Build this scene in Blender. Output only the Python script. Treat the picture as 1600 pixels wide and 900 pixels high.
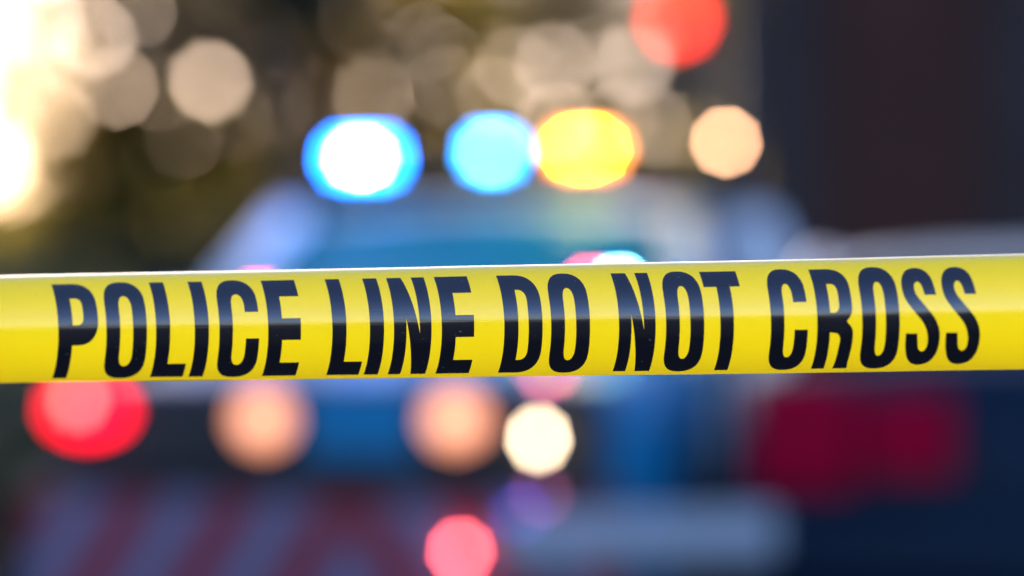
import bpy, bmesh, math, random
from mathutils import Vector, Matrix
R_ = math.radians
random.seed(7)
sc = bpy.context.scene
for o in list(bpy.data.objects): bpy.data.objects.remove(o)

# ------------------------------------------------------------------ camera, sky, sun, exposure
CAMZ = 1.2
cam_d = bpy.data.cameras.new('camera'); cam = bpy.data.objects.new('camera', cam_d)
sc.collection.objects.link(cam); sc.camera = cam
cam.location = (0, 0, CAMZ); cam.rotation_euler = (R_(90), 0, 0)
cam_d.sensor_width = 36; cam_d.lens = 104; cam_d.clip_start = 0.05; cam_d.clip_end = 3000
cam_d.dof.use_dof = True; cam_d.dof.focus_distance = 1.695
cam_d.dof.aperture_fstop = 2.02; cam_d.dof.aperture_blades = 9; cam_d.dof.aperture_rotation = R_(12)
KF = 36/104

SUN_EL, SUN_AZ = 12.0, -13.5           # azimuth measured from +Y towards +X
w = bpy.data.worlds.new('World'); sc.world = w; w.use_nodes = True
nt = w.node_tree; bg = nt.nodes['Background']
sky = nt.nodes.new('ShaderNodeTexSky'); sky.sky_type = 'NISHITA'; sky.sun_disc = False
sky.sun_elevation = R_(SUN_EL); sky.sun_rotation = R_(SUN_AZ)
sky.air_density = 1.0; sky.dust_density = 1.5; sky.ozone_density = 2.5
wb = nt.nodes.new('ShaderNodeMix'); wb.data_type = 'RGBA'; wb.blend_type = 'MULTIPLY'; wb.inputs[0].default_value = 1
wb.inputs[7].default_value = (1.0, .93, 1.2, 1)      # the photograph's cool white balance, the same all round the sky
nt.links.new(sky.outputs[0], wb.inputs[6]); nt.links.new(wb.outputs[2], bg.inputs[0]); bg.inputs[1].default_value = 0.15
sd = bpy.data.lights.new('sun', 'SUN'); sun = bpy.data.objects.new('sun', sd); sc.collection.objects.link(sun)
sd.energy = 3.0; sd.angle = R_(0.5); sd.color = (1, .84, .66)
sdir = Vector((math.sin(R_(SUN_AZ))*math.cos(R_(SUN_EL)), math.cos(R_(SUN_AZ))*math.cos(R_(SUN_EL)), math.sin(R_(SUN_EL))))
sun.rotation_euler = sdir.to_track_quat('Z', 'Y').to_euler()
sc.view_settings.view_transform = 'Standard'; sc.view_settings.look = 'None'
sc.view_settings.gamma = 1; sc.view_settings.exposure = 1.6
sc.render.engine = 'CYCLES'

def at(px, py, Y):
    return Vector(((px-800)/1600*KF*Y, Y, CAMZ+(450-py)/1600*KF*Y))

# ------------------------------------------------------------------ materials
def mat(name, col, rough=.6, metal=0, var=.15, scale=8, bump=0, coat=0, ior=1.5, col2=None, emis=None, es=0, trans=0, spec=None):
    m = bpy.data.materials.new(name); m.use_nodes = True
    t = m.node_tree; b = t.nodes['Principled BSDF']
    b.inputs['Roughness'].default_value = rough; b.inputs['Metallic'].default_value = metal
    b.inputs['IOR'].default_value = ior
    if spec is not None: b.inputs['Specular IOR Level'].default_value = spec
    if rough >= .8: b.inputs['Specular IOR Level'].default_value = .15
    b.inputs['Coat Weight'].default_value = coat; b.inputs['Coat Roughness'].default_value = .04
    tc = t.nodes.new('ShaderNodeTexCoord'); n = t.nodes.new('ShaderNodeTexNoise')
    n.inputs['Scale'].default_value = scale; n.inputs['Detail'].default_value = 4
    t.links.new(tc.outputs['Object'], n.inputs['Vector'])
    mx = t.nodes.new('ShaderNodeMix'); mx.data_type = 'RGBA'
    c2 = col2 or tuple(c*(1-var) for c in col)
    c1 = col if col2 else tuple(min(1, c*(1+var)) for c in col)
    mx.inputs[6].default_value = (*c1, 1); mx.inputs[7].default_value = (*c2, 1)
    rp = t.nodes.new('ShaderNodeMapRange'); rp.inputs[1].default_value = .35; rp.inputs[2].default_value = .65
    t.links.new(n.outputs['Fac'], rp.inputs[0]); t.links.new(rp.outputs[0], mx.inputs[0])
    t.links.new(mx.outputs[2], b.inputs['Base Color'])
    if bump:
        bp = t.nodes.new('ShaderNodeBump'); bp.inputs['Strength'].default_value = bump; bp.inputs['Distance'].default_value = .01
        t.links.new(n.outputs['Fac'], bp.inputs['Height']); t.links.new(bp.outputs[0], b.inputs['Normal'])
    if emis:
        b.inputs['Emission Color'].default_value = (*emis, 1); b.inputs['Emission Strength'].default_value = es
    if trans: b.inputs['Transmission Weight'].default_value = trans
    return m

M = dict(
 asphalt=mat('asphalt', (.05,.05,.055), .85, scale=60, bump=.4),
 pave=mat('pavement concrete', (.26,.25,.24), .85, scale=25, bump=.2),
 grass=mat('grass', (.05,.08,.025), .9, scale=30),
 blue=mat('blue police paint', (.002,.20,.38), .4, spec=.2, var=.06),
 pale=mat('white police paint', (.28,.72,.80), .3, coat=.8, var=.04),
 trim=mat('pale pillar reflection and door paint', (.82,.88,.88), .35, var=.03),  # whitened so the pillars carry a reflection in their colour; doors share it
 navy=mat('dark navy paint', (.003,.016,.035), .5, var=.1, spec=.15),
 silver=mat('pale roof paint', (.90,.76,.56), .35, coat=.5, var=.04),
 glass=mat('windscreen glass with blue reflection', (.0,.46,.55), .08, ior=1.7, var=.05),  # reflected blue light is put into the base colour
 dglass=mat('dark window glass', (.01,.015,.02), .06, ior=1.6, var=.05),
 black=mat('black plastic', (.012,.013,.015), .5),
 rubber=mat('tyre rubber', (.02,.02,.02), .9, scale=40),
 rim=mat('alloy wheel', (.45,.46,.48), .35, metal=.9),
 chrome=mat('pale plank paint', (.34,.40,.44), .3, coat=.5, var=.05),
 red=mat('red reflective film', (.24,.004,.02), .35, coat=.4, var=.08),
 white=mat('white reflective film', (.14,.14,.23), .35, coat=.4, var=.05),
 tail=mat('red tail lamp plastic', (.15,.0,.02), .5, spec=.05, var=.2, emis=(1,.0,.06), es=.022),
 brown=mat('dark brown cladding', (.075,.032,.022), .85, scale=3, var=.18),
 grey=mat('blue grey render', (.050,.038,.034), .8, scale=3),
 bark=mat('bark', (.05,.045,.04), .9, scale=12, bump=.6),
 pole=mat('painted steel pole', (.05,.06,.08), .5, metal=.3),
 seat=mat('dark seat fabric', (.02,.022,.03), .9),
)
def leafmat(name, a, b):
    m = mat(name, a, .6, scale=1.5, col2=b)
    t = m.node_tree; p = t.nodes['Principled BSDF']; out = t.nodes['Material Output']
    tr = t.nodes.new('ShaderNodeBsdfTranslucent'); tr.inputs[0].default_value = (a[0]*6.2, a[1]*5.2, a[2]*4.2, 1)
    ms = t.nodes.new('ShaderNodeMixShader'); ms.inputs[0].default_value = .5
    t.links.new(p.outputs[0], ms.inputs[1]); t.links.new(tr.outputs[0], ms.inputs[2]); t.links.new(ms.outputs[0], out.inputs[0])
    return m
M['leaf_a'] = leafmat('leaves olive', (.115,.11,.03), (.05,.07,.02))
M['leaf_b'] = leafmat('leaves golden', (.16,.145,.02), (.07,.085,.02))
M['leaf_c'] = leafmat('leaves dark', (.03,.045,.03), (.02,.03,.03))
def lamp(name, col, strength):
    return mat(name, tuple(min(1, c) for c in col), .3, var=0, emis=col, es=strength)

# ------------------------------------------------------------------ helpers
def link(name, bm, m, parent=None, smooth=False, loc=None):
    me = bpy.data.meshes.new(name)
    bmesh.ops.recalc_face_normals(bm, faces=bm.faces)
    if smooth:
        for f in bm.faces: f.smooth = True
    bm.to_mesh(me); bm.free()
    for x in (m if isinstance(m, (list, tuple)) else [m]): me.materials.append(x)
    o = bpy.data.objects.new(name, me); sc.collection.objects.link(o)
    if parent: o.parent = parent
    if loc: o.location = loc
    return o
def empty(name, loc, label, cat, rz=0, group=None):
    o = bpy.data.objects.new(name, None); sc.collection.objects.link(o); o.empty_display_size = .2
    o.location = loc; o.rotation_euler = (0, 0, rz); o['label'] = label; o['category'] = cat
    if group: o['group'] = group
    return o
def tag(o, label, cat): o['label'] = label; o['category'] = cat; return o
def box(bm, c, s, rot=None, bev=0):
    r = bmesh.ops.create_cube(bm, size=1)
    vs = r['verts']
    mt = Matrix.Translation(c) @ (rot or Matrix.Identity(4)) @ Matrix.Diagonal((*s, 1))
    bmesh.ops.transform(bm, matrix=mt, verts=vs)
    if bev:
        es = list({e for v in vs for e in v.link_edges})
        bmesh.ops.bevel(bm, geom=es, offset=bev, segments=2, profile=.5, affect='EDGES', clamp_overlap=True)
def cyl(bm, p0, p1, r0, r1=None, seg=20):
    p0, p1 = Vector(p0), Vector(p1); d = p1-p0
    r = bmesh.ops.create_cone(bm, cap_ends=True, segments=seg, radius1=r0, radius2=r0 if r1 is None else r1, depth=d.length)
    bmesh.ops.transform(bm, matrix=Matrix.Translation((p0+p1)/2) @ d.to_track_quat('Z', 'Y').to_matrix().to_4x4(), verts=r['verts'])
def ell(bm, c, s, u=20, v=12):
    r = bmesh.ops.create_uvsphere(bm, u_segments=u, v_segments=v, radius=1)
    bmesh.ops.transform(bm, matrix=Matrix.Translation(c) @ Matrix.Diagonal((*s, 1)), verts=r['verts'])
def prism(bm, pts, d0, d1, axis='x'):
    """polygon in the (a,b) plane extruded between d0 and d1 along axis"""
    def mk(a, b, d): return {'x': (d, a, b), 'y': (a, d, b), 'z': (a, b, d)}[axis]
    v0 = [bm.verts.new(mk(a, b, d0)) for a, b in pts]; v1 = [bm.verts.new(mk(a, b, d1)) for a, b in pts]
    bm.faces.new(v0); bm.faces.new(v1[::-1]); n = len(pts)
    for i in range(n): bm.faces.new((v0[i], v0[(i+1) % n], v1[(i+1) % n], v1[i]))
def loft(bm, rings, cap=True):
    vr = [[bm.verts.new(p) for p in r] for r in rings]
    for a, b in zip(vr, vr[1:]):
        n = len(a)
        for i in range(n): bm.faces.new((a[i], a[(i+1) % n], b[(i+1) % n], b[i]))
    if cap: bm.faces.new(vr[0]); bm.faces.new(vr[-1][::-1])

# ------------------------------------------------------------------ setting
bm = bmesh.new(); bmesh.ops.create_grid(bm, x_segments=8, y_segments=8, size=1500)
link('road', bm, M['asphalt'])['kind'] = 'structure'
bm = bmesh.new(); box(bm, (-3, 24.5, .06), (26, 5, .12), bev=.02)
link('pavement', bm, M['pave'])['kind'] = 'structure'
bm = bmesh.new(); bmesh.ops.create_grid(bm, x_segments=4, y_segments=4, size=1)
bmesh.ops.transform(bm, matrix=Matrix.Translation((-10, 90, .05)) @ Matrix.Diagonal((60, 62, 1, 1)), verts=bm.verts)
link('lawn', bm, M['grass'])['kind'] = 'structure'

# ------------------------------------------------------------------ the tape
AXL = at(0, 515.5, 1.765); AXR = at(1600, 487.2, 1.636)
T = (AXR-AXL).normalized(); N = T.cross(Vector((0,0,1))).normalized(); U = N.cross(T).normalized() * -1
if U.z < 0: U = -U
if N.y > 0: N = -N
RT = .03147/math.sin(R_(58))
psi_top = 47; r2 = RT*50/97
def prof(psi):
    """point of the bowed cross-section for surface normal angle psi (degrees up)"""
    p = R_(psi)
    if psi <= psi_top: return RT*math.sin(p), RT*(math.cos(p)-.78)
    p0 = R_(psi_top)
    return RT*math.sin(p0)+r2*(math.sin(p)-math.sin(p0)), RT*(math.cos(p0)-.78)+r2*(math.cos(p)-math.cos(p0))
def wave(a):
    return .0005*math.sin(a*9+1)+.0003*math.sin(a*23+.4)+.00008*math.sin(a*71)
def surf(a, psi, off=0):
    u, n = prof(psi); p = R_(psi)
    wv = wave(a)
    return AXL + T*a + U*(u+off*math.sin(p)+wv*.4) + N*(n+off*math.cos(p)+wv)
LEN = (AXR-AXL).length
tape = empty('barrier_tape', AXL+T*LEN/2, 'glossy yellow plastic tape stretched across the whole picture with black capital lettering', 'barrier tape')
psis = [-60+2.5*i for i in range(43)] + [47,49.5] + [52+3*i for i in range(12)]+[87,89]
bm = bmesh.new()
NA = 420; a0, a1 = -1.6, LEN+1.6
uvl = bm.loops.layers.uv.new('uv')
rows = []
for i in range(NA+1):
    a = a0+(a1-a0)*i/NA
    rows.append([bm.verts.new(surf(a, p)-tape.location) for p in psis])
for i in range(NA):
    for j in range(len(psis)-1):
        f = bm.faces.new((rows[i][j], rows[i+1][j], rows[i+1][j+1], rows[i][j+1])); f.smooth = True
def tapemat(name, col, transl, rough, ior):
    m = bpy.data.materials.new(name); m.use_nodes = True
    t = m.node_tree; b = t.nodes['Principled BSDF']; out = t.nodes['Material Output']
    tc = t.nodes.new('ShaderNodeTexCoord'); mp = t.nodes.new('ShaderNodeMapping')
    mp.inputs['Scale'].default_value = (6, 6, 420)
    n = t.nodes.new('ShaderNodeTexNoise'); n.inputs['Scale'].default_value = 1.6; n.inputs['Detail'].default_value = 5
    t.links.new(tc.outputs['Object'], mp.inputs[0]); t.links.new(mp.outputs[0], n.inputs['Vector'])
    bp = t.nodes.new('ShaderNodeBump'); bp.inputs['Strength'].default_value = .12; bp.inputs['Distance'].default_value = .0004
    t.links.new(n.outputs['Fac'], bp.inputs['Height']); t.links.new(bp.outputs[0], b.inputs['Normal'])
    n2 = t.nodes.new('ShaderNodeTexNoise'); n2.inputs['Scale'].default_value = 9; n2.inputs['Detail'].default_value = 3
    t.links.new(tc.outputs['Object'], n2.inputs['Vector'])
    mx = t.nodes.new('ShaderNodeMix'); mx.data_type = 'RGBA'
    mx.inputs[6].default_value = (*[c*.93 for c in col], 1); mx.inputs[7].default_value = (*[min(1, c*1.05) for c in col], 1)
    t.links.new(n2.outputs['Fac'], mx.inputs[0])
    n3 = t.nodes.new('ShaderNodeTexNoise'); n3.inputs['Scale'].default_value = 420; n3.inputs['Detail'].default_value = 2      # pinholes and dust
    t.links.new(tc.outputs['Object'], n3.inputs['Vector'])
    r3 = t.nodes.new('ShaderNodeMapRange'); r3.inputs[1].default_value = .70; r3.inputs[2].default_value = .78; r3.inputs[4].default_value = .35
    t.links.new(n3.outputs['Fac'], r3.inputs[0])
    m3 = t.nodes.new('ShaderNodeMix'); m3.data_type = 'RGBA'; m3.inputs[7].default_value = (.42, .36, .22, 1)
    t.links.new(r3.outputs[0], m3.inputs[0]); t.links.new(mx.outputs[2], m3.inputs[6]); t.links.new(m3.outputs[2], b.inputs['Base Color'])
    b.inputs['Roughness'].default_value = rough; b.inputs['IOR'].default_value = ior
    if transl:
        tr = t.nodes.new('ShaderNodeBsdfTranslucent'); t.links.new(mx.outputs[2], tr.inputs[0])
        ms = t.nodes.new('ShaderNodeMixShader'); ms.inputs[0].default_value = transl
        t.links.new(b.outputs[0], ms.inputs[1]); t.links.new(tr.outputs[0], ms.inputs[2]); t.links.new(ms.outputs[0], out.inputs[0])
    return m
M['film'] = tapemat('yellow polythene film', (.93,.75,.003), .19, .13, 1.85)
M['ink'] = tapemat('black print', (.006,.0055,.006), 0, .13, 2.0)
me = link('film', bm, M['film'], tape, smooth=True)

# lettering: outlines in (x, t): x in photo pixels from the letter's left side, t 0 (top) .. 1 (bottom)
PT, PB = 44.5, -53.0
def arc(cx, cy, rx, ry, d0, d1, n=14, e=2.35):
    out = []
    for i in range(n+1):
        a = R_(d0+(d1-d0)*i/n); c, s = math.cos(a), math.sin(a)
        out.append((cx+rx*math.copysign(abs(c)**(2/e), c), cy+ry*math.copysign(abs(s)**(2/e), s)))
    return out
SW = 22; BT = .185
def gO(w):
    o = 0.012; h = w/2; r = .25; ih = h-SW+.5; ir = .14
    outer = arc(h, r-o, h, r, 180, 360)+arc(h, 1-r+o, h, r, 0, 180)
    inner = arc(h, .155+ir, ih, ir, 180, 360)+arc(h, 1-.155-ir, ih, ir, 0, 180)
    return [outer, inner]
def gL(w): return [[(0,0),(SW,0),(SW,1-BT+.01),(w,1-BT+.01),(w,1),(0,1)]]
def gI(w): return [[(0,0),(SW,0),(SW,1),(0,1)]]
def gE(w): return [[(0,0),(w,0),(w,BT),(SW,BT),(SW,.395),(w-1,.395),(w-1,.595),(SW,.595),(SW,1-BT+.01),(w+.5,1-BT+.01),(w+.5,1),(0,1)]]
def gT(w):
    c = w/2+2
    return [[(0,0),(w,0),(w,.17),(c+10.5,.17),(c+10.5,1),(c-10.5,1),(c-10.5,.17),(0,.17)]]
def gN(w): return [[(0,0),(22.5,0),(w-SW+2+2,.555),(w-20,0),(w,0),(w,1),(w-23,1),(19.5,.41),(19.5,1),(0,1)]]
def gD(w):
    return [[(0,0)]+arc(w-34,.28,34,.28,270,360,10)+arc(w-34,.72,34,.28,0,90,10)+[(0,1)],
            [(SW,.165)]+arc(w-34,.27,12.5,.105,270,360,8)+arc(w-34,.73,12.5,.105,0,90,8)+[(SW,.835)]]
def gP(w):
    return [[(0,0)]+arc(w-32,.25,32,.25,270,360,10)+arc(w-32,.37,32,.25,0,90,10)+[(SW,.62),(SW,1),(0,1)],
            [(SW+.5,.17)]+arc(w-32,.26,9.5,.09,270,360,8)+arc(w-32,.345,9.5,.085,0,90,8)+[(SW+.5,.43)]]
def gR(w):
    return [[(0,0)]+arc(w-30,.21,30,.21,270,360,10)+[(w,.34)]+arc(w-14,.36,14,.14,0,60,6)+[(w-9,.505)]
            +arc(w-18,.63,18.5,.12,300,360,6)+[(w+.5,.70),(w-1.5,.9),(w,1),(w-22,1),(w-21.5,.92),(w-20,.72)]+arc(w-28,.69,9,.08,0,-88,6)+[(20,.605),(20,1),(0,1)],
            [(20.5,.165)]+arc(w-29,.245,9,.08,270,360,8)+arc(w-29,.345,9,.085,0,90,8)+[(20.5,.43)]]
def gC(w):
    o = .012; h = w/2; r = .25; ih = h-SW+1; ir = .13
    return [arc(h, r-o, h, r, 360, 180)+arc(h, 1-r+o, h, r, 180, 0)[0:]+[(w,.575),(w-20.5,.575)]
            +arc(h, 1-.155-ir, ih, ir, 0, 180)+arc(h, .155+ir, ih, ir, 180, 360)+[(w-21,.33),(w,.33)]]
S_TR = [(1077,308),(1062,250),(1037,195),(1000,162),(950,148),(900,160),(876,190),(869,235),(878,290),(902,345),(950,408),(996,465),(1020,515),(1028,570),(1020,615),(1003,638),(986,641),(972,628),(967,600),(966,535),
        (897,535),(893,600),(897,660),(912,700),(940,719),(982,722),(1032,705),(1070,665),(1092,610),(1100,550),(1094,500),(1070,443),(1020,382),(970,322),(950,285),(945,252),(955,233),(970,231),(988,250),(1002,285),(1009,308)]
def tape_mid(px): return 515.5+(487.2-515.5)*px/1600
def tape_R(px): return (82.4+(88.9-82.4)*px/1600)/math.sin(R_(58))
def bow(x, psi):
    k = x/1600; t = (PT-psi)/(PT-PB)
    return (31+7*k)*(math.cos(R_(psi))-math.cos(R_(PT))) + (4.5+4.5*k)*t
def densify(pts, step=.05):
    out = []
    for (x0,y0),(x1,y1) in zip(pts, pts[1:]+pts[:1]):
        out.append((x0,y0))
        n = int(max(abs(y1-y0)/.04, abs(x1-x0)/12))
        for i in range(1, n): out.append((x0+(x1-x0)*i/n, y0+(y1-y0)*i/n))
    return out
def smooth_closed(pts, corners):
    n = len(pts); out = []
    for i in range(n):
        p0, p1, p2, p3 = pts[i-1], pts[i], pts[(i+1) % n], pts[(i+2) % n]
        if i in corners: p0 = p1
        if (i+1) % n in corners: p3 = p2
        for k in range(3):
            s = k/3
            f = lambda a,b,c,d: .5*((2*b)+(-a+c)*s+(2*a-5*b+4*c-d)*s*s+(-a+3*b-3*c+d)*s**3)
            out.append((f(p0[0],p1[0],p2[0],p3[0]), f(p0[1],p1[1],p2[1],p3[1])))
    return out
def gS():
    out = []
    for zx, zy in S_TR:
        px, py = 1180+zx/3.81, 380+zy/3.81
        psi = math.degrees(math.asin(max(-.9, min(.9, (tape_mid(px)-py)/tape_R(px)))))
        out.append((px-bow(px, psi)-1402.3, (PT-psi)/(PT-PB)))
    n = len(out)
    return [smooth_closed(out, {0, 19, 20, n-1})]
def put_letter(ch, contours, x0):
    cu = bpy.data.curves.new('outline', 'CURVE'); cu.dimensions = '2D'; cu.fill_mode = 'FRONT'
    for c in contours:
        c = densify(c); sp = cu.splines.new('POLY'); sp.points.add(len(c)-1)
        for i, (x, y) in enumerate(c): sp.points[i].co = (x/100, -y, 0, 1)
        sp.use_cyclic_u = True
    ob = bpy.data.objects.new('outline', cu); sc.collection.objects.link(ob)
    dg = bpy.context.evaluated_depsgraph_get(); me = bpy.data.meshes.new_from_object(ob.evaluated_get(dg))
    bm = bmesh.new(); bm.from_mesh(me)
    bpy.data.objects.remove(ob); bpy.data.curves.remove(cu); bpy.data.meshes.remove(me)
    for i in range(-1, 42):
        y = -i/40
        bmesh.ops.bisect_plane(bm, geom=bm.verts[:]+bm.edges[:]+bm.faces[:], plane_co=(0, y, 0), plane_no=(0, 1, 0), dist=1e-6)
    for v in bm.verts:
        x, t = v.co.x*100+x0, -v.co.y
        psi = PT+(PB-PT)*t
        px = x+bow(x, psi)
        # find the place along the tape that the print reaches
        a = LEN*px/1600
        for _ in range(6):
            p = surf(a, psi, .00025); q = p.x/(KF*p.y)*1600+800
            a += (px-q)/1600*LEN
        v.co = surf(a, psi, .00025)-tape.location
    for f in bm.faces: f.smooth = True
    me = bpy.data.meshes.new('letter'); 
    bm.normal_update()
    if sum((f.normal.dot(N)*f.calc_area() for f in bm.faces)) < 0: bmesh.ops.reverse_faces(bm, faces=bm.faces[:])
    bm.to_mesh(me); bm.free(); me.materials.append(M['ink'])
    o = bpy.data.objects.new('letter', me); sc.collection.objects.link(o); o.parent = tape
for ch, c, x in [
  ('P', gP(62.5), 80), ('O', gO(63), 155), ('L', gL(51), 232.3), ('I', gI(0), 292.6), ('C', gC(62), 331), ('E', gE(52), 407),
  ('L', gL(50.5), 507), ('I', gI(0), 565.5), ('N', gN(58.5), 603), ('E', gE(51.5), 677.5),
  ('D', gD(59.5), 775), ('O', gO(60.5), 848), ('N', gN(57), 953.7), ('O', gO(59.5), 1027), ('T', gT(56.5), 1092),
  ('C', gC(57.5), 1190.5), ('R', gR(55.5), 1262.7), ('O', gO(58.3), 1332.8), ('S', gS(), 1402.3), ('S', gS(), 1464.8)]:
    put_letter(ch, c, x)

# ------------------------------------------------------------------ cars
def wheel(parent, x, y, r=.33):
    bm = bmesh.new()
    rings = []
    for k in range(28):
        a = 2*math.pi*k/28; c, s = math.cos(a), math.sin(a)
        rings.append([(x+dx, y+rr*c, r+rr*s) for dx, rr in ((-.1, r*.62), (-.1, r*.93), (-.07, r), (.07, r), (.1, r*.93), (.1, r*.62))])
    rings.append(rings[0]); loft(bm, rings, cap=False); bmesh.ops.remove_doubles(bm, verts=bm.verts, dist=1e-5)
    ty = link('wheel', bm, M['rubber'], parent)
    bm = bmesh.new(); sx = 1 if x > 0 else -1
    cyl(bm, (x-.02*sx, y, r), (x+.05*sx, y, r), r*.62, r*.6, 24); cyl(bm, (x+.05*sx, y, r), (x+.085*sx, y, r), r*.16, r*.14, 12)
    for k in range(5):
        a = 2*math.pi*k/5; box(bm, (x+.06*sx, y+math.cos(a)*r*.35, r+math.sin(a)*r*.35), (.03, r*.5, .05), Matrix.Rotation(a, 4, 'X'))
    link('rim', bm, M['rim'], ty)
def body_section(y, hw, zb, zt, crown=.03):
    """closed ring of a lower body cross-section"""
    pts = []
    for sx in (1, -1):
        side = [(hw*.90, zb), (hw*.97, zb+.10), (hw, zb+(zt-zb)*.45), (hw*.985, zb+(zt-zb)*.7), (hw*.93, zt-.03), (hw*.82, zt), (hw*.4, zt+crown)]
        if sx < 0: side = side[::-1]
        pts += [(sx*a, y, b) for a, b in side]
    return pts
def car(root, L, W, secs, cabin, paint, cabin_paint, glass, apil=.035):
    """secs: (y, halfwidth, z bottom, z top); cabin: base y front/back, roof y front/back, half widths, z base / roof"""
    bm = bmesh.new(); loft(bm, [body_section(*s) for s in secs])
    bd = link('body', bm, paint, root, smooth=True)
    yf, yb, rf, rb, hb, hr, zb, zr = cabin
    bm = bmesh.new()
    rings = []
    for k, y in enumerate([rf+(rb-rf)*i/8 for i in range(9)]):
        e = abs(k-4)/4; h = hr*(1-.05*e**3); z = zr-.05*e**2.5
        rings.append([(-h, y, z-.03), (-h*.92, y, z), (-h*.5, y, z+.028), (0, y, z+.036), (h*.5, y, z+.028), (h*.92, y, z), (h, y, z-.03), (h*.8, y, z-.05), (-h*.8, y, z-.05)])
    loft(bm, rings); link('roof', bm, cabin_paint, root, smooth=True)
    def pane(name, pts, gm, n=6, bulge=0.0, bn=(0,0,0)):
        bm = bmesh.new(); a, b, c, d = [Vector(p) for p in pts]; g = []
        for j in range(n+1):
            r = []
            for i in range(n+1):
                u, v = i/n, j/n
                p = (a*(1-u)+b*u)*(1-v)+(d*(1-u)+c*u)*v + Vector(bn)*bulge*(4*u*(1-u))
                r.append(bm.verts.new(p))
            g.append(r)
        for j in range(n):
            for i in range(n): bm.faces.new((g[j][i], g[j][i+1], g[j+1][i+1], g[j+1][i]))
        bmesh.ops.solidify(bm, geom=bm.faces[:], thickness=.006)
        return link(name, bm, gm, root, smooth=True)
    zc = zr-.055
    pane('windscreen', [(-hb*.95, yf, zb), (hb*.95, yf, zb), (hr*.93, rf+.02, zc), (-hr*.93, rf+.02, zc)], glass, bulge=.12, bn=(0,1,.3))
    pane('rear_window', [(hb*.9, yb, zb), (-hb*.9, yb, zb), (-hr*.9, rb-.02, zc), (hr*.9, rb-.02, zc)], M['dglass'], bulge=.06, bn=(0,-1,.3))
    for s in (1, -1):
        ym = (rf+rb)/2-.05
        pane('side_window', [(s*hb, yf-.1, zb), (s*hb, ym+.04, zb), (s*hr*.99, ym+.04, zc), (s*hr*.99, rf-.05, zc)], M['dglass'])
        pane('side_window', [(s*hb, ym-.04, zb), (s*hb, yb+.12, zb), (s*hr*.99, rb+.08, zc), (s*hr*.99, ym-.04, zc)], M['dglass'])
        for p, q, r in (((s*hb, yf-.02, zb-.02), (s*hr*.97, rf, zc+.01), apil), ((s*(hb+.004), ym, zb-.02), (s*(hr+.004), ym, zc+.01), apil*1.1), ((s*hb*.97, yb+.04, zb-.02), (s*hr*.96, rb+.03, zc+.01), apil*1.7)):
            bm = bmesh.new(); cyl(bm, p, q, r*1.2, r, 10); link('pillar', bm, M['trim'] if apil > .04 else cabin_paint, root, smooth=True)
        bm = bmesh.new(); ell(bm, (s*(hb+.13), yf-.25, zb+.07), (.11, .06, .075)); box(bm, (s*(hb+.03), yf-.25, zb+.03), (.12, .04, .03))
        link('door_mirror', bm, paint, root, smooth=True)
        for y in (rf-.5, ym-.3):
            bm = bmesh.new(); box(bm, (s*(W/2+.004), y-.25, zb-.16), (.03, .16, .025), bev=.008); link('door_handle', bm, M['black'], root)
    for s in (1, -1):
        for y in (L/2-.78, -L/2+.80):
            wheel(root, s*(W/2-.1), y)
            bm = bmesh.new()                              # dark wheel arch lip
            for k in range(9):
                a0_, a1_ = math.pi*k/9, math.pi*(k+1)/9
                cyl(bm, (s*(W/2-.012), y+math.cos(a0_)*.375, .33+math.sin(a0_)*.375), (s*(W/2-.012), y+math.cos(a1_)*.375, .33+math.sin(a1_)*.375), .03, .03, 8)
            link('wheel_arch', bm, M['black'], root)
    for s in (1, -1):
        bm = bmesh.new(); box(bm, (s*.34, .2, zb-.05), (.46, .14, .55), bev=.04); box(bm, (s*.34, .2, zb+.3), (.24, .1, .18), bev=.04)
        link('seat', bm, M['seat'], root)
    return bd

# --- police car facing the camera, nose to the left
yaw = math.atan2(-.47, -1.9)
fdir = Vector((-.42, -1.9, 0)).normalized()
front = Vector((at(505, 600, 7.62).x, 7.62, 0))
L1, W1 = 4.3, 1.72
c1 = front - fdir*(L1/2)
rz1 = math.atan2(fdir.y, fdir.x)-math.pi/2
pc = empty('police_car', (c1.x, c1.y, 0), 'blue police car with flashing blue and amber roof lights and a striped bumper', 'police car', rz1)
secs = [(2.13,.55,.42,.80),(2.06,.72,.30,.90),(1.85,.81,.24,.96),(1.5,.85,.22,.99),(.9,.86,.22,1.02),(0,.86,.2,1.03),(-1,.86,.22,1.03),(-1.7,.84,.25,1.02),(-2.0,.78,.3,.98),(-2.13,.68,.36,.9)]
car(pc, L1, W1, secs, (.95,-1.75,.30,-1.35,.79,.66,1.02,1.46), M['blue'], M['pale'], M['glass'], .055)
inv1 = Matrix.LocRotScale(Vector((c1.x, c1.y, 0)), Matrix.Rotation(rz1, 3, 'Z'), None).inverted()
def loc1(px, py, ylocal):
    """local point on the plane y=ylocal of the police car seen at photo pixel px,py"""
    d = at(px, py, 1)-Vector((0,0,CAMZ)); o = inv1 @ Vector((0,0,CAMZ)); dl = inv1.to_3x3() @ d
    return o + dl*((ylocal-o.y)/dl.y)
# pale doors on both flanks, standing 8 mm proud
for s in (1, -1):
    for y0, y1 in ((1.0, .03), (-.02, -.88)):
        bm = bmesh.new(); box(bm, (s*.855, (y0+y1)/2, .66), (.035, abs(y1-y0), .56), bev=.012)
        link('door', bm, M['trim'], pc)
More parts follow.
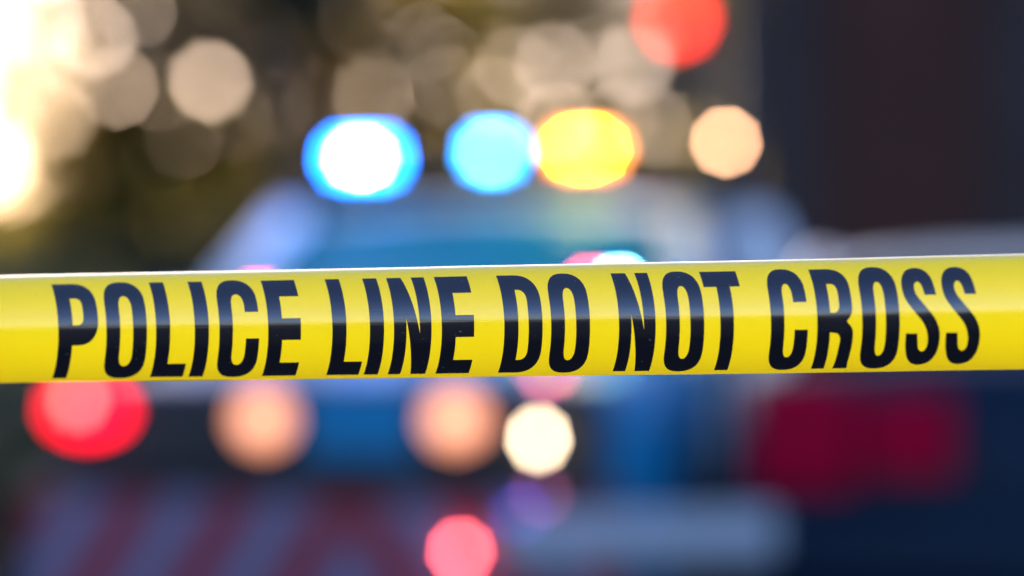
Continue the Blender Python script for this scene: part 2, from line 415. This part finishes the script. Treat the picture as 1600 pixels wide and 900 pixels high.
# grille and nose
bm = bmesh.new(); box(bm, (0, 2.10, .825), (1.48, .12, .29), bev=.05); link('nose_panel', bm, M['black'], pc)
bm = bmesh.new(); box(bm, (loc1(560,650,2.18).x, 2.165, .865), (.30, .03, .20), bev=.012); link('centre_panel', bm, M['blue'], pc)
def disc_lamp(name, px, py, yl, rw, rh, m, mh=None, core=None, parent=pc, depth=.05):
    """lamp with a rim, a bowed lens and (if lit unevenly) a brighter bulb, facing the nose direction"""
    p = loc1(px, py, yl)
    bm = bmesh.new(); ell(bm, (p.x, p.y-.012, p.z), (rw*1.16, depth*.7, rh*1.16), 20, 10); hs = link(name, bm, mh or M['black'], parent, smooth=True)
    bm = bmesh.new(); ell(bm, (p.x, p.y, p.z), (rw, depth, rh), 20, 10); link('lens', bm, m, hs, smooth=True)
    if core:
        bm = bmesh.new(); ell(bm, (p.x+core[1], p.y+depth*.8, p.z+core[4]), (core[2], depth*.35, core[3]), 16, 8); link('bulb', bm, core[0], hs, smooth=True)
    if name == 'bonnet_flasher':
        bm = bmesh.new(); cyl(bm, (p.x, p.y-.012, .99), (p.x, p.y-.012, p.z-rh*.8), .007, .007, 8); link('bracket', bm, M['black'], hs)
    return hs
for a, b in ((225, 345), (760, 835)):
    p, q = loc1(a, 680, 2.17), loc1(b, 680, 2.17)
    bm = bmesh.new(); box(bm, ((p.x+q.x)/2, 2.165, p.z), (abs(q.x-p.x), .03, .22), bev=.012)
    gr = link('grille', bm, M['black'], pc)
    for k in range(5):
        bm = bmesh.new(); box(bm, ((p.x+q.x)/2, 2.184, p.z-.08+.04*k), (abs(q.x-p.x)-.03, .012, .012)); link('grille_bar', bm, M['black'], gr)
Lp = lamp('peach headlamp glow', (1, .36, .18), .75)
Lpc = lamp('headlamp bulb', (1, .44, .26), 1.0)
for px in (412, 712): disc_lamp('headlamp', px, 655, 2.19, .070, .066, Lp, core=(Lpc, 0, .03, .03, 0))
disc_lamp('side_flasher', 138, 640, 2.165, .10, .058, lamp('red flasher', (1, .0, .012), 3.0), core=(lamp('red flasher bulb', (1,.26,.20), 3.2), .012, .022, .030, .026))
disc_lamp('side_flasher', 843, 685, 2.185, .012, .022, lamp('cream flasher', (1, .72, .46), 15))
# lower bumper with striped film
zb1 = loc1(500, 760, 2.2).z; zb0 = .33
bm = bmesh.new(); box(bm, (0, 2.13, (zb0+zb1)/2), (1.62, .18, zb1-zb0), bev=.04)
bp_ = link('bumper', bm, M['black'], pc)
sw = .135; zc0, zc1 = zb0+.035, zb1-.03; h = zc1-zc0; cxs = loc1(545, 800, 2.22).x; slant = h*.62
def clip_poly(pts, x0, x1):
    for lim, sg in ((x0, 1), (x1, -1)):
        out = []
        for (ax, az), (bx_, bz) in zip(pts, pts[1:]+pts[:1]):
            ia, ib = (ax-lim)*sg >= 0, (bx_-lim)*sg >= 0
            if ia: out.append((ax, az))
            if ia != ib:
                s = (lim-ax)/(bx_-ax); out.append((lim, az+(bz-az)*s))
        pts = out
        if len(pts) < 3: return []
    return pts
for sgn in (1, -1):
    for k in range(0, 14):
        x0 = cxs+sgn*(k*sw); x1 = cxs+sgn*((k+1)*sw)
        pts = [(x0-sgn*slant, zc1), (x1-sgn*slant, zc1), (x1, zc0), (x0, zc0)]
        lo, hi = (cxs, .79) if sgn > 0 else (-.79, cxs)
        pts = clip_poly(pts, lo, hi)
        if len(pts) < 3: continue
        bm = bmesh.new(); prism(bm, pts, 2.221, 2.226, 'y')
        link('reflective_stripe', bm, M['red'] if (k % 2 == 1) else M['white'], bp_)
# licence-level red marker lamp, two added glow discs and a small lamp
disc_lamp('bumper_glow', 720, 862, 2.24, .016, .016, lamp('red marker', (1, .09, .10), 22), parent=pc, depth=.02)
disc_lamp('bumper_glow', 815, 810, 2.235, .02, .012, lamp('violet blue reflection', (.12, .10, 1), 8), parent=pc, depth=.02)  # glowing disc added in place of a purple-blue reflection
disc_lamp('bumper_glow', 845, 775, 2.235, .016, .014, lamp('dim pink lens ghost', (1, .25, .55), .8), parent=pc, depth=.02)  # glowing disc added in place of a faint lens ghost
disc_lamp('bonnet_flasher', 855, 578, 1.9, .02, .014, lamp('pink marker', (1, .16, .35), 5), parent=pc, depth=.02)
# dashboard flashers seen through the windscreen top / above the tape
disc_lamp('bonnet_flasher', 405, 470, 1.3, .02, .014, lamp('pink red flasher', (1, .08, .2), 22), parent=pc, depth=.02)
disc_lamp('bonnet_flasher', 922, 450, 1.1, .02, .014, lamp('red bonnet flasher', (1, .08, .16), 22), parent=pc, depth=.02)
disc_lamp('bonnet_flasher', 968, 450, 1.1, .022, .014, lamp('blue bonnet flasher', (.22, .8, 1), 60), parent=pc, depth=.02)
# roof light bar
lb = loc1(740, 262, .12)
bm = bmesh.new(); bx0 = loc1(798, 262, .12).x; box(bm, (bx0, .12, lb.z-.038), (1.50, .24, .055), bev=.015)
for s in (-.45, .45): box(bm, (s, .12, lb.z-.075), (.08, .2, .06), bev=.01)
bar = link('light_bar', bm, M['black'], pc)
def bar_lamp(px, py, hw, hh, m, core, cw, chh, coff=(0,0), nm='beacon_lens'):
    p = loc1(px, py, .24)
    bm = bmesh.new(); box(bm, (p.x, .235, p.z), (hw*2, .05, hh*2), bev=.012); link(nm, bm, m, bar, smooth=True)
    bm = bmesh.new(); z_ = lb.z-.02; box(bm, (p.x, .225, (p.z-hh+z_)/2), (min(hw*1.2, .05), .03, abs(p.z-hh-z_)+.006)); link('lamp_mount', bm, M['black'], bar)
    if core:
        bm = bmesh.new(); ell(bm, (p.x+coff[0], .265, p.z+coff[1]), (cw, .012, chh), 16, 8); link('beacon_bulb', bm, core, bar, smooth=True)
Lb = lamp('blue beacon', (.002, .17, 1), 25); Lbc = lamp('blue beacon bulb', (.75, .9, 1), 75)
bar_lamp(566, 247, .088, .034, Lb, Lbc, .032, .010)
bar_lamp(769, 238, .050, .030, lamp('blue beacon pale', (.004, .30, 1), 15), lamp('blue beacon small bulb', (.22, .95, 1), 36), .018, .010, (0, 0))
bar_lamp(914, 233, .082, .030, lamp('amber beacon', (1, .27, .035), 8), lamp('amber bulb', (1, .97, .0), 110), .050, .014)
bar_lamp(1134, 222, .014, .012, lamp('warm alley lamp', (1, .50, .27), 29), None, 0, 0)

# --- dark car at the right, seen from behind
c2 = at(1400, 600, 7.5)
L2, W2 = 4.4, 1.78
rz2 = R_(-13)
dc = empty('parked_car', (1.36+L2/2*math.sin(R_(13)), 7.56+L2/2*math.cos(R_(13)), 0), 'dark navy car with pale roof and red tail lamps seen from behind at the right', 'car', rz2)
secs2 = [(2.2,.6,.4,.80),(2.1,.74,.3,.86),(1.6,.87,.22,.94),(.8,.89,.22,.98),(-.6,.89,.22,1.0),(-1.6,.88,.25,1.0),(-2.05,.84,.3,.99),(-2.18,.78,.36,.95)]
car(dc, L2, W2, secs2, (1.05,-1.95,.35,-1.45,.80,.68,.96,1.285), M['navy'], M['silver'], M['dglass'])
bm = bmesh.new(); box(bm, (0, -2.16, .52), (1.74, .16, .22), bev=.05); link('rear_bumper', bm, M['navy'], dc)
for s in (-1, 1):
    for dx, wd, hh in ((.345, .24, .22), (.62, .27, .30)):
        bm = bmesh.new(); box(bm, (s*dx, -2.19, .82), (wd, .06, hh), bev=.025)
        tl = link('tail_lamp', bm, M['tail'], dc)
        bm = bmesh.new(); box(bm, (s*dx, -2.226, .79), (wd*.7, .012, hh*.3), bev=.004); link('reflector', bm, M['tail'], tl)

# --- low barricade between the two cars
bq = at(1000, 838, 7.0)
bc = empty('barricade', (bq.x, bq.y, 0), 'low pale barricade plank standing between the police car and the dark car', 'barricade', R_(14))
bm = bmesh.new(); box(bm, (0, 0, bq.z), (.68, .03, .11), bev=.012); link('plank', bm, M['chrome'], bc)
for s in (-1, 1):
    bm = bmesh.new()
    for d in (-1, 1): cyl(bm, (s*.22, .03+d*.16, 0), (s*.22, .035+d*.02, bq.z+.02), .014, .012, 8)
    link('leg', bm, M['black'], bc)

# ------------------------------------------------------------------ trees
def crown(name, parent, lobes, n, m, voids=(), size=.11, seed=1):
    rnd = random.Random(seed); verts, faces = [], []
    tot = sum(l[3]*l[5] for l in lobes)
    for (x, y, z, rx, ry, rz) in lobes:
        k = int(n*rx*rz/tot); c = 0
        # clumps inside each lobe give light and dark masses
        clumps = [(rnd.gauss(0,.5), rnd.gauss(0,.5), rnd.gauss(0,.5)) for _ in range(40)]
        while c < k:
            if rnd.random() < .6:
                q = rnd.choice(clumps); u = [q[i]+rnd.gauss(0,.13) for i in range(3)]
            else: u = [rnd.uniform(-1,1) for _ in range(3)]
            if u[0]**2+u[1]**2+u[2]**2 > 1: u = [a*.6 for a in u]
            c += 1
            p = Vector((x+u[0]*rx, y+u[1]*ry, z+u[2]*rz)); s = size*rnd.uniform(.6, 1.3)
            if any((p.x-vx)**2+(p.z-vz)**2 < (vr*.70+s*.5)**2 for vx, vz, vr in voids): continue
            d1 = Vector((rnd.gauss(0,1), rnd.gauss(0,1), rnd.gauss(0,1))).normalized()
            d2 = d1.cross(Vector((rnd.gauss(0,1), rnd.gauss(0,1), rnd.gauss(0,1)))).normalized()
            b = len(verts)
            verts += [p-d1*s, p+d2*s*.45, p+d1*s, p-d2*s*.45]; faces.append((b, b+1, b+2, b+3))
    me = bpy.data.meshes.new(name); me.from_pydata([v-Vector(parent.location) for v in verts], [], faces); me.materials.append(m)
    o = bpy.data.objects.new(name, me); sc.collection.objects.link(o); o.parent = parent
    return o
def tree(px, Y, lobes_px, n, m, trunk_r, label, voids=(), seed=1, size=.075, top=None):
    """lobes in photo pixels at depth Y: (px, py, rx px, rz px)"""
    k = KF*Y/1600; base = Vector((at(px, 0, Y).x, Y, .12 if Y < 27 else 0.05))
    rt = empty('tree', base, label, 'tree')
    lobes = [(at(a, b, Y).x, Y+random.uniform(-.4,.4), at(a, b, Y).z, rx*k, min(1.3, rx*k), rz*k) for a, b, rx, rz in lobes_px]
    crown('crown', rt, lobes, n, m, [(at(a, b, Y).x, at(a, b, Y).z, r*k) for a, b, r in voids], size, seed)
    bm = bmesh.new(); ztop = max(l[2] for l in lobes)-base.z
    pts = [Vector((0,0,-.05))]; 
    for i in range(1, 7): pts.append(Vector((random.uniform(-.06,.06)*i*.6, random.uniform(-.05,.05)*i, ztop*i/6)))
    for i in range(6): cyl(bm, pts[i], pts[i+1]+Vector((0,0,.02)), trunk_r*(1-.11*i), trunk_r*(1-.11*(i+1)), 12)
    link('trunk', bm, M['bark'], rt, smooth=True)
    for l in lobes:
        bm = bmesh.new(); st = pts[random.choice((2,3,4))]; en = Vector((l[0]-base.x, l[1]-base.y, l[2]-base.z))
        mid = (st+en)/2+Vector((0,0,-.15)); cyl(bm, st, mid, trunk_r*.35, trunk_r*.22, 8); cyl(bm, mid, en, trunk_r*.22, trunk_r*.08, 8)
        link('limb', bm, M['bark'], rt, smooth=True)
    return rt
tree(215, 30, [(160,130,70,130),(215,150,100,110),(300,120,120,120),(120,270,100,80),(240,280,120,80),(330,240,80,90),(405,120,60,190),(180,-20,90,80),(320,-10,110,90),(100,330,80,50),(160,330,110,60)], 20000, M['leaf_a'], .2,
     'broad leafy tree with glowing gaps, the one nearest the bright sky at left', seed=3,
     voids=[(235,205,14),(262,252,12),(240,265,9),(325,125,12),(355,100,9),(300,165,8),(225,80,14),(275,70,10),(185,140,12),(120,285,12),(262,335,9),(150,60,14),(215,20,9),(300,90,10),(170,300,9),(285,215,9),(370,190,9),(385,60,9),(245,140,9),(205,330,8)])
thin = tree(-40, 29, [(55,70,85,160),(60,210,75,90),(-190,60,110,260),(100,10,70,90),(20,330,90,60)], 3300, M['leaf_b'], .10,
     'thin sparse tree at the left edge that lets the bright sky through', seed=31, size=.065,
     voids=[(95,110,20),(60,40,18),(80,190,15),(120,150,12),(50,250,12),(115,60,12)])
_a, _b = at(-50, 110, 29), at(20, 110, 29)
crown('outer_foliage', thin, [(_a.x, 29.2, _a.z, 1.0, .9, 1.7), (_b.x, 28.9, _b.z, .5, .6, 1.3)], 2100, M['leaf_b'], seed=77, size=.065)
tree(470, 27, [(470,-120,130,80),(450,-20,60,60),(520,-30,70,60),(250,-330,330,165),(-60,-290,330,150),(-330,-210,300,130),(130,-250,330,130),(520,-330,300,165),(-200,-190,330,120),(760,-310,250,150)], 90000, M['leaf_c'], .27, 'tall dark tree with a thick trunk between the golden green crowns, its added unseen canopy shading the cars', seed=5, size=.16)  # wide lobes out of view added to shade the cars, tape left sunlit
tree(620, 31, [(520,130,55,130),(560,60,90,90),(650,110,90,80),(600,200,130,70),(640,0,110,80),(720,60,90,90),(690,190,110,80)], 14000, M['leaf_b'], .14, 'golden green tree above the big blue roof light', seed=8,
     voids=[(600,60,7),(700,140,11),(645,195,9),(740,130,7),(560,30,7),(610,120,6),(585,160,7),(660,70,8),(625,30,8),(690,90,7)])
tree(880, 33, [(800,60,100,90),(900,40,110,80),(990,70,100,100),(880,170,140,80),(770,160,90,80),(1020,180,110,80),(800,-50,140,70),(960,-50,140,80),(1090,60,80,120),(1170,20,90,200),(1150,180,80,120)], 20000, M['leaf_a'], .14, 'olive tree behind the amber roof light, left of the dark building', seed=11,
     voids=[(775,150,9),(810,110,7),(868,95,11),(925,90,9),(990,105,11),(820,160,8),(960,190,10),(1015,190,12),(870,190,8),(1035,130,9),(745,20,6),(905,30,6)])
# far wood closing the view under the crowns
far = []
rw = random.Random(21)
bm = bmesh.new()
YW = 62; kw = KF*YW/1600
for i in range(60):
    px = -500+i*42+rw.uniform(-12, 12); top = 300-90*min(1, max(0, (px-120)/300))+rw.uniform(-14, 10)
    p = at(px, top, YW+rw.uniform(-3, 3)); far.append(p)
vs, fs = [], []
for p in far:
    for k in range(420):
        rr = Vector((rw.gauss(0, .7), rw.gauss(0, .6), 0)); z = rw.uniform(.1, p.z-.3)
        q = Vector((p.x+rr.x, p.y+rr.y, z)); d1 = Vector((rw.gauss(0,1), rw.gauss(0,1)*.3, rw.gauss(0,1))).normalized(); d2 = d1.cross(Vector((rw.gauss(0,.4), 1, rw.gauss(0,.4)))).normalized()
        s_ = rw.uniform(.25, .5); b = len(vs); vs += [q-d1*s_, q+d2*s_*.6, q+d1*s_, q-d2*s_*.6]; fs.append((b, b+1, b+2, b+3))
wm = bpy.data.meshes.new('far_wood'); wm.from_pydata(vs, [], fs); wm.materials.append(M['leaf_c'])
wo = bpy.data.objects.new('far_wood', wm); sc.collection.objects.link(wo); wo['kind'] = 'stuff'
wo['label'] = 'dark far-off wood seen below the tree crowns'; wo['category'] = 'wood'
tree(1185, 35, [(1185,40,80,150),(1180,-60,80,120),(1190,180,80,110),(1120,60,70,140)], 16000, M['leaf_c'], .13,
     'dark slender tree squeezed beside the left corner of the brown building', seed=41)
# hedge
rnd = random.Random(4)
hb = Vector((at(250, 400, 28).x, 28, .05))
hd = empty('hedge', hb, 'low dark hedge under the trees at left behind the police car', 'hedge')
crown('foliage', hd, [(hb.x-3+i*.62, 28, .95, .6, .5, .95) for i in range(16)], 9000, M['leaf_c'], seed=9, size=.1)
bm = bmesh.new()
for i in range(16): cyl(bm, (-3+i*.62, 0, 0), (-3+i*.62, 0, 1.2), .04, .02, 6)
o = link('stems', bm, M['bark'], hd); o['kind'] = 'stuff'

sb = Vector((at(-20, 700, 11.5).x, 11.5, 0))
sh = empty('shrub', sb, 'dark green shrub at the lower left edge beside the red flashing light', 'shrub')
crown('foliage', sh, [(sb.x, 11.5, .45, .42, .5, .62), (sb.x-.5, 11.6, .5, .5, .5, .7), (sb.x-1.1, 11.7, .5, .5, .5, .7)], 9000, M['leaf_c'], seed=12, size=.05)
bm = bmesh.new()
for a in range(5): cyl(bm, (-.2*a, 0, 0), (-.25*a+.1, .05, .6), .02, .01, 6)
link('stem', bm, M['bark'], sh)
# ------------------------------------------------------------------ building at right
YB = 22; kx = KF*YB/1600
X0 = at(1195, 0, YB).x; X1 = X0+9
bd = empty('brown_building', ((X0+X1)/2, YB+4, 0), 'dark brown building with blue grey corner strips behind the cars at right', 'building')
def bbox_(name, x0, x1, y0, y1, z0, z1, m, par=bd, bev=.01):
    bm = bmesh.new(); box(bm, ((x0+x1)/2-bd.location.x, (y0+y1)/2-bd.location.y, (z0+z1)/2), (x1-x0, y1-y0, z1-z0), bev=bev); return link(name, bm, m, par)
xa = at(1300, 0, YB).x; xb = at(1565, 0, YB).x
bbox_('wall', X0, X1, YB, YB+8, 0, 7, M['brown'])
bbox_('corner_strip', X0-.02, xa, YB-.12, YB+.6, 0, 6.6, M['grey'])
bbox_('corner_strip', xb, xb+.5, YB-.12, YB-.003, 0, 6.6, M['grey'])
bbox_('cornice', X0-.1, X1+.1, YB-.2, YB+8.1, 7.002, 7.25, M['brown'])
for i in range(3):
    x = xb+1.0+i*1.7
    for z in (1.2, 4.2):
        wn = bbox_('window', x, x+1.1, YB-.06, YB-.003, z, z+1.7, M['grey'])
        bbox_('pane', x+.08, x+1.02, YB-.075, YB-.063, z+.08, z+1.62, M['dglass'], wn)
        wn2 = wn

bd.rotation_euler = (0, 0, R_(-8)); bd.location.x += .5

# ------------------------------------------------------------------ traffic light
YT = 19
tp = at(1060, 30, YT)
tl = empty('traffic_light', (tp.x+.35, YT, .0), 'traffic light showing red, on a grey pole by the dark building', 'traffic light')
def rel(p): return Vector(p)-Vector((tl.location))
bm = bmesh.new(); cyl(bm, (0,0,0), (0,0,3.3), .06, .05, 14); cyl(bm, (0,0,3.28), (-.35,0,3.28), .03, .03, 8); cyl(bm, (0,0,0), (0,0,.25), .1, .08, 14)
link('pole', bm, M['pole'], tl, smooth=True)
q = rel(tp)
bm = bmesh.new(); box(bm, (q.x, .06, q.z-.26), (.30, .16, .86), bev=.03); hs = link('housing', bm, M['black'], tl)
for k, m in enumerate((lamp('red signal', (1, .025, .01), 5.5), M['black'], M['black'])):
    bm = bmesh.new(); cyl(bm, (q.x, -.02, q.z-.27*k), (q.x, -.045, q.z-.27*k), .10, .09, 24); link('signal_lens', bm, m, hs)
    bm = bmesh.new()
    for j in range(9):
        a = R_(20+140*j/8); b = R_(20+140*(j+1)/8)
        if j < 8: box(bm, (q.x+.118*math.cos((a+b)/2), -.1, q.z-.27*k+.118*math.sin((a+b)/2)), (.045, .15, .006), Matrix.Rotation(-((a+b)/2-math.pi/2), 4, 'Y'))
    link('visor', bm, M['black'], hs)
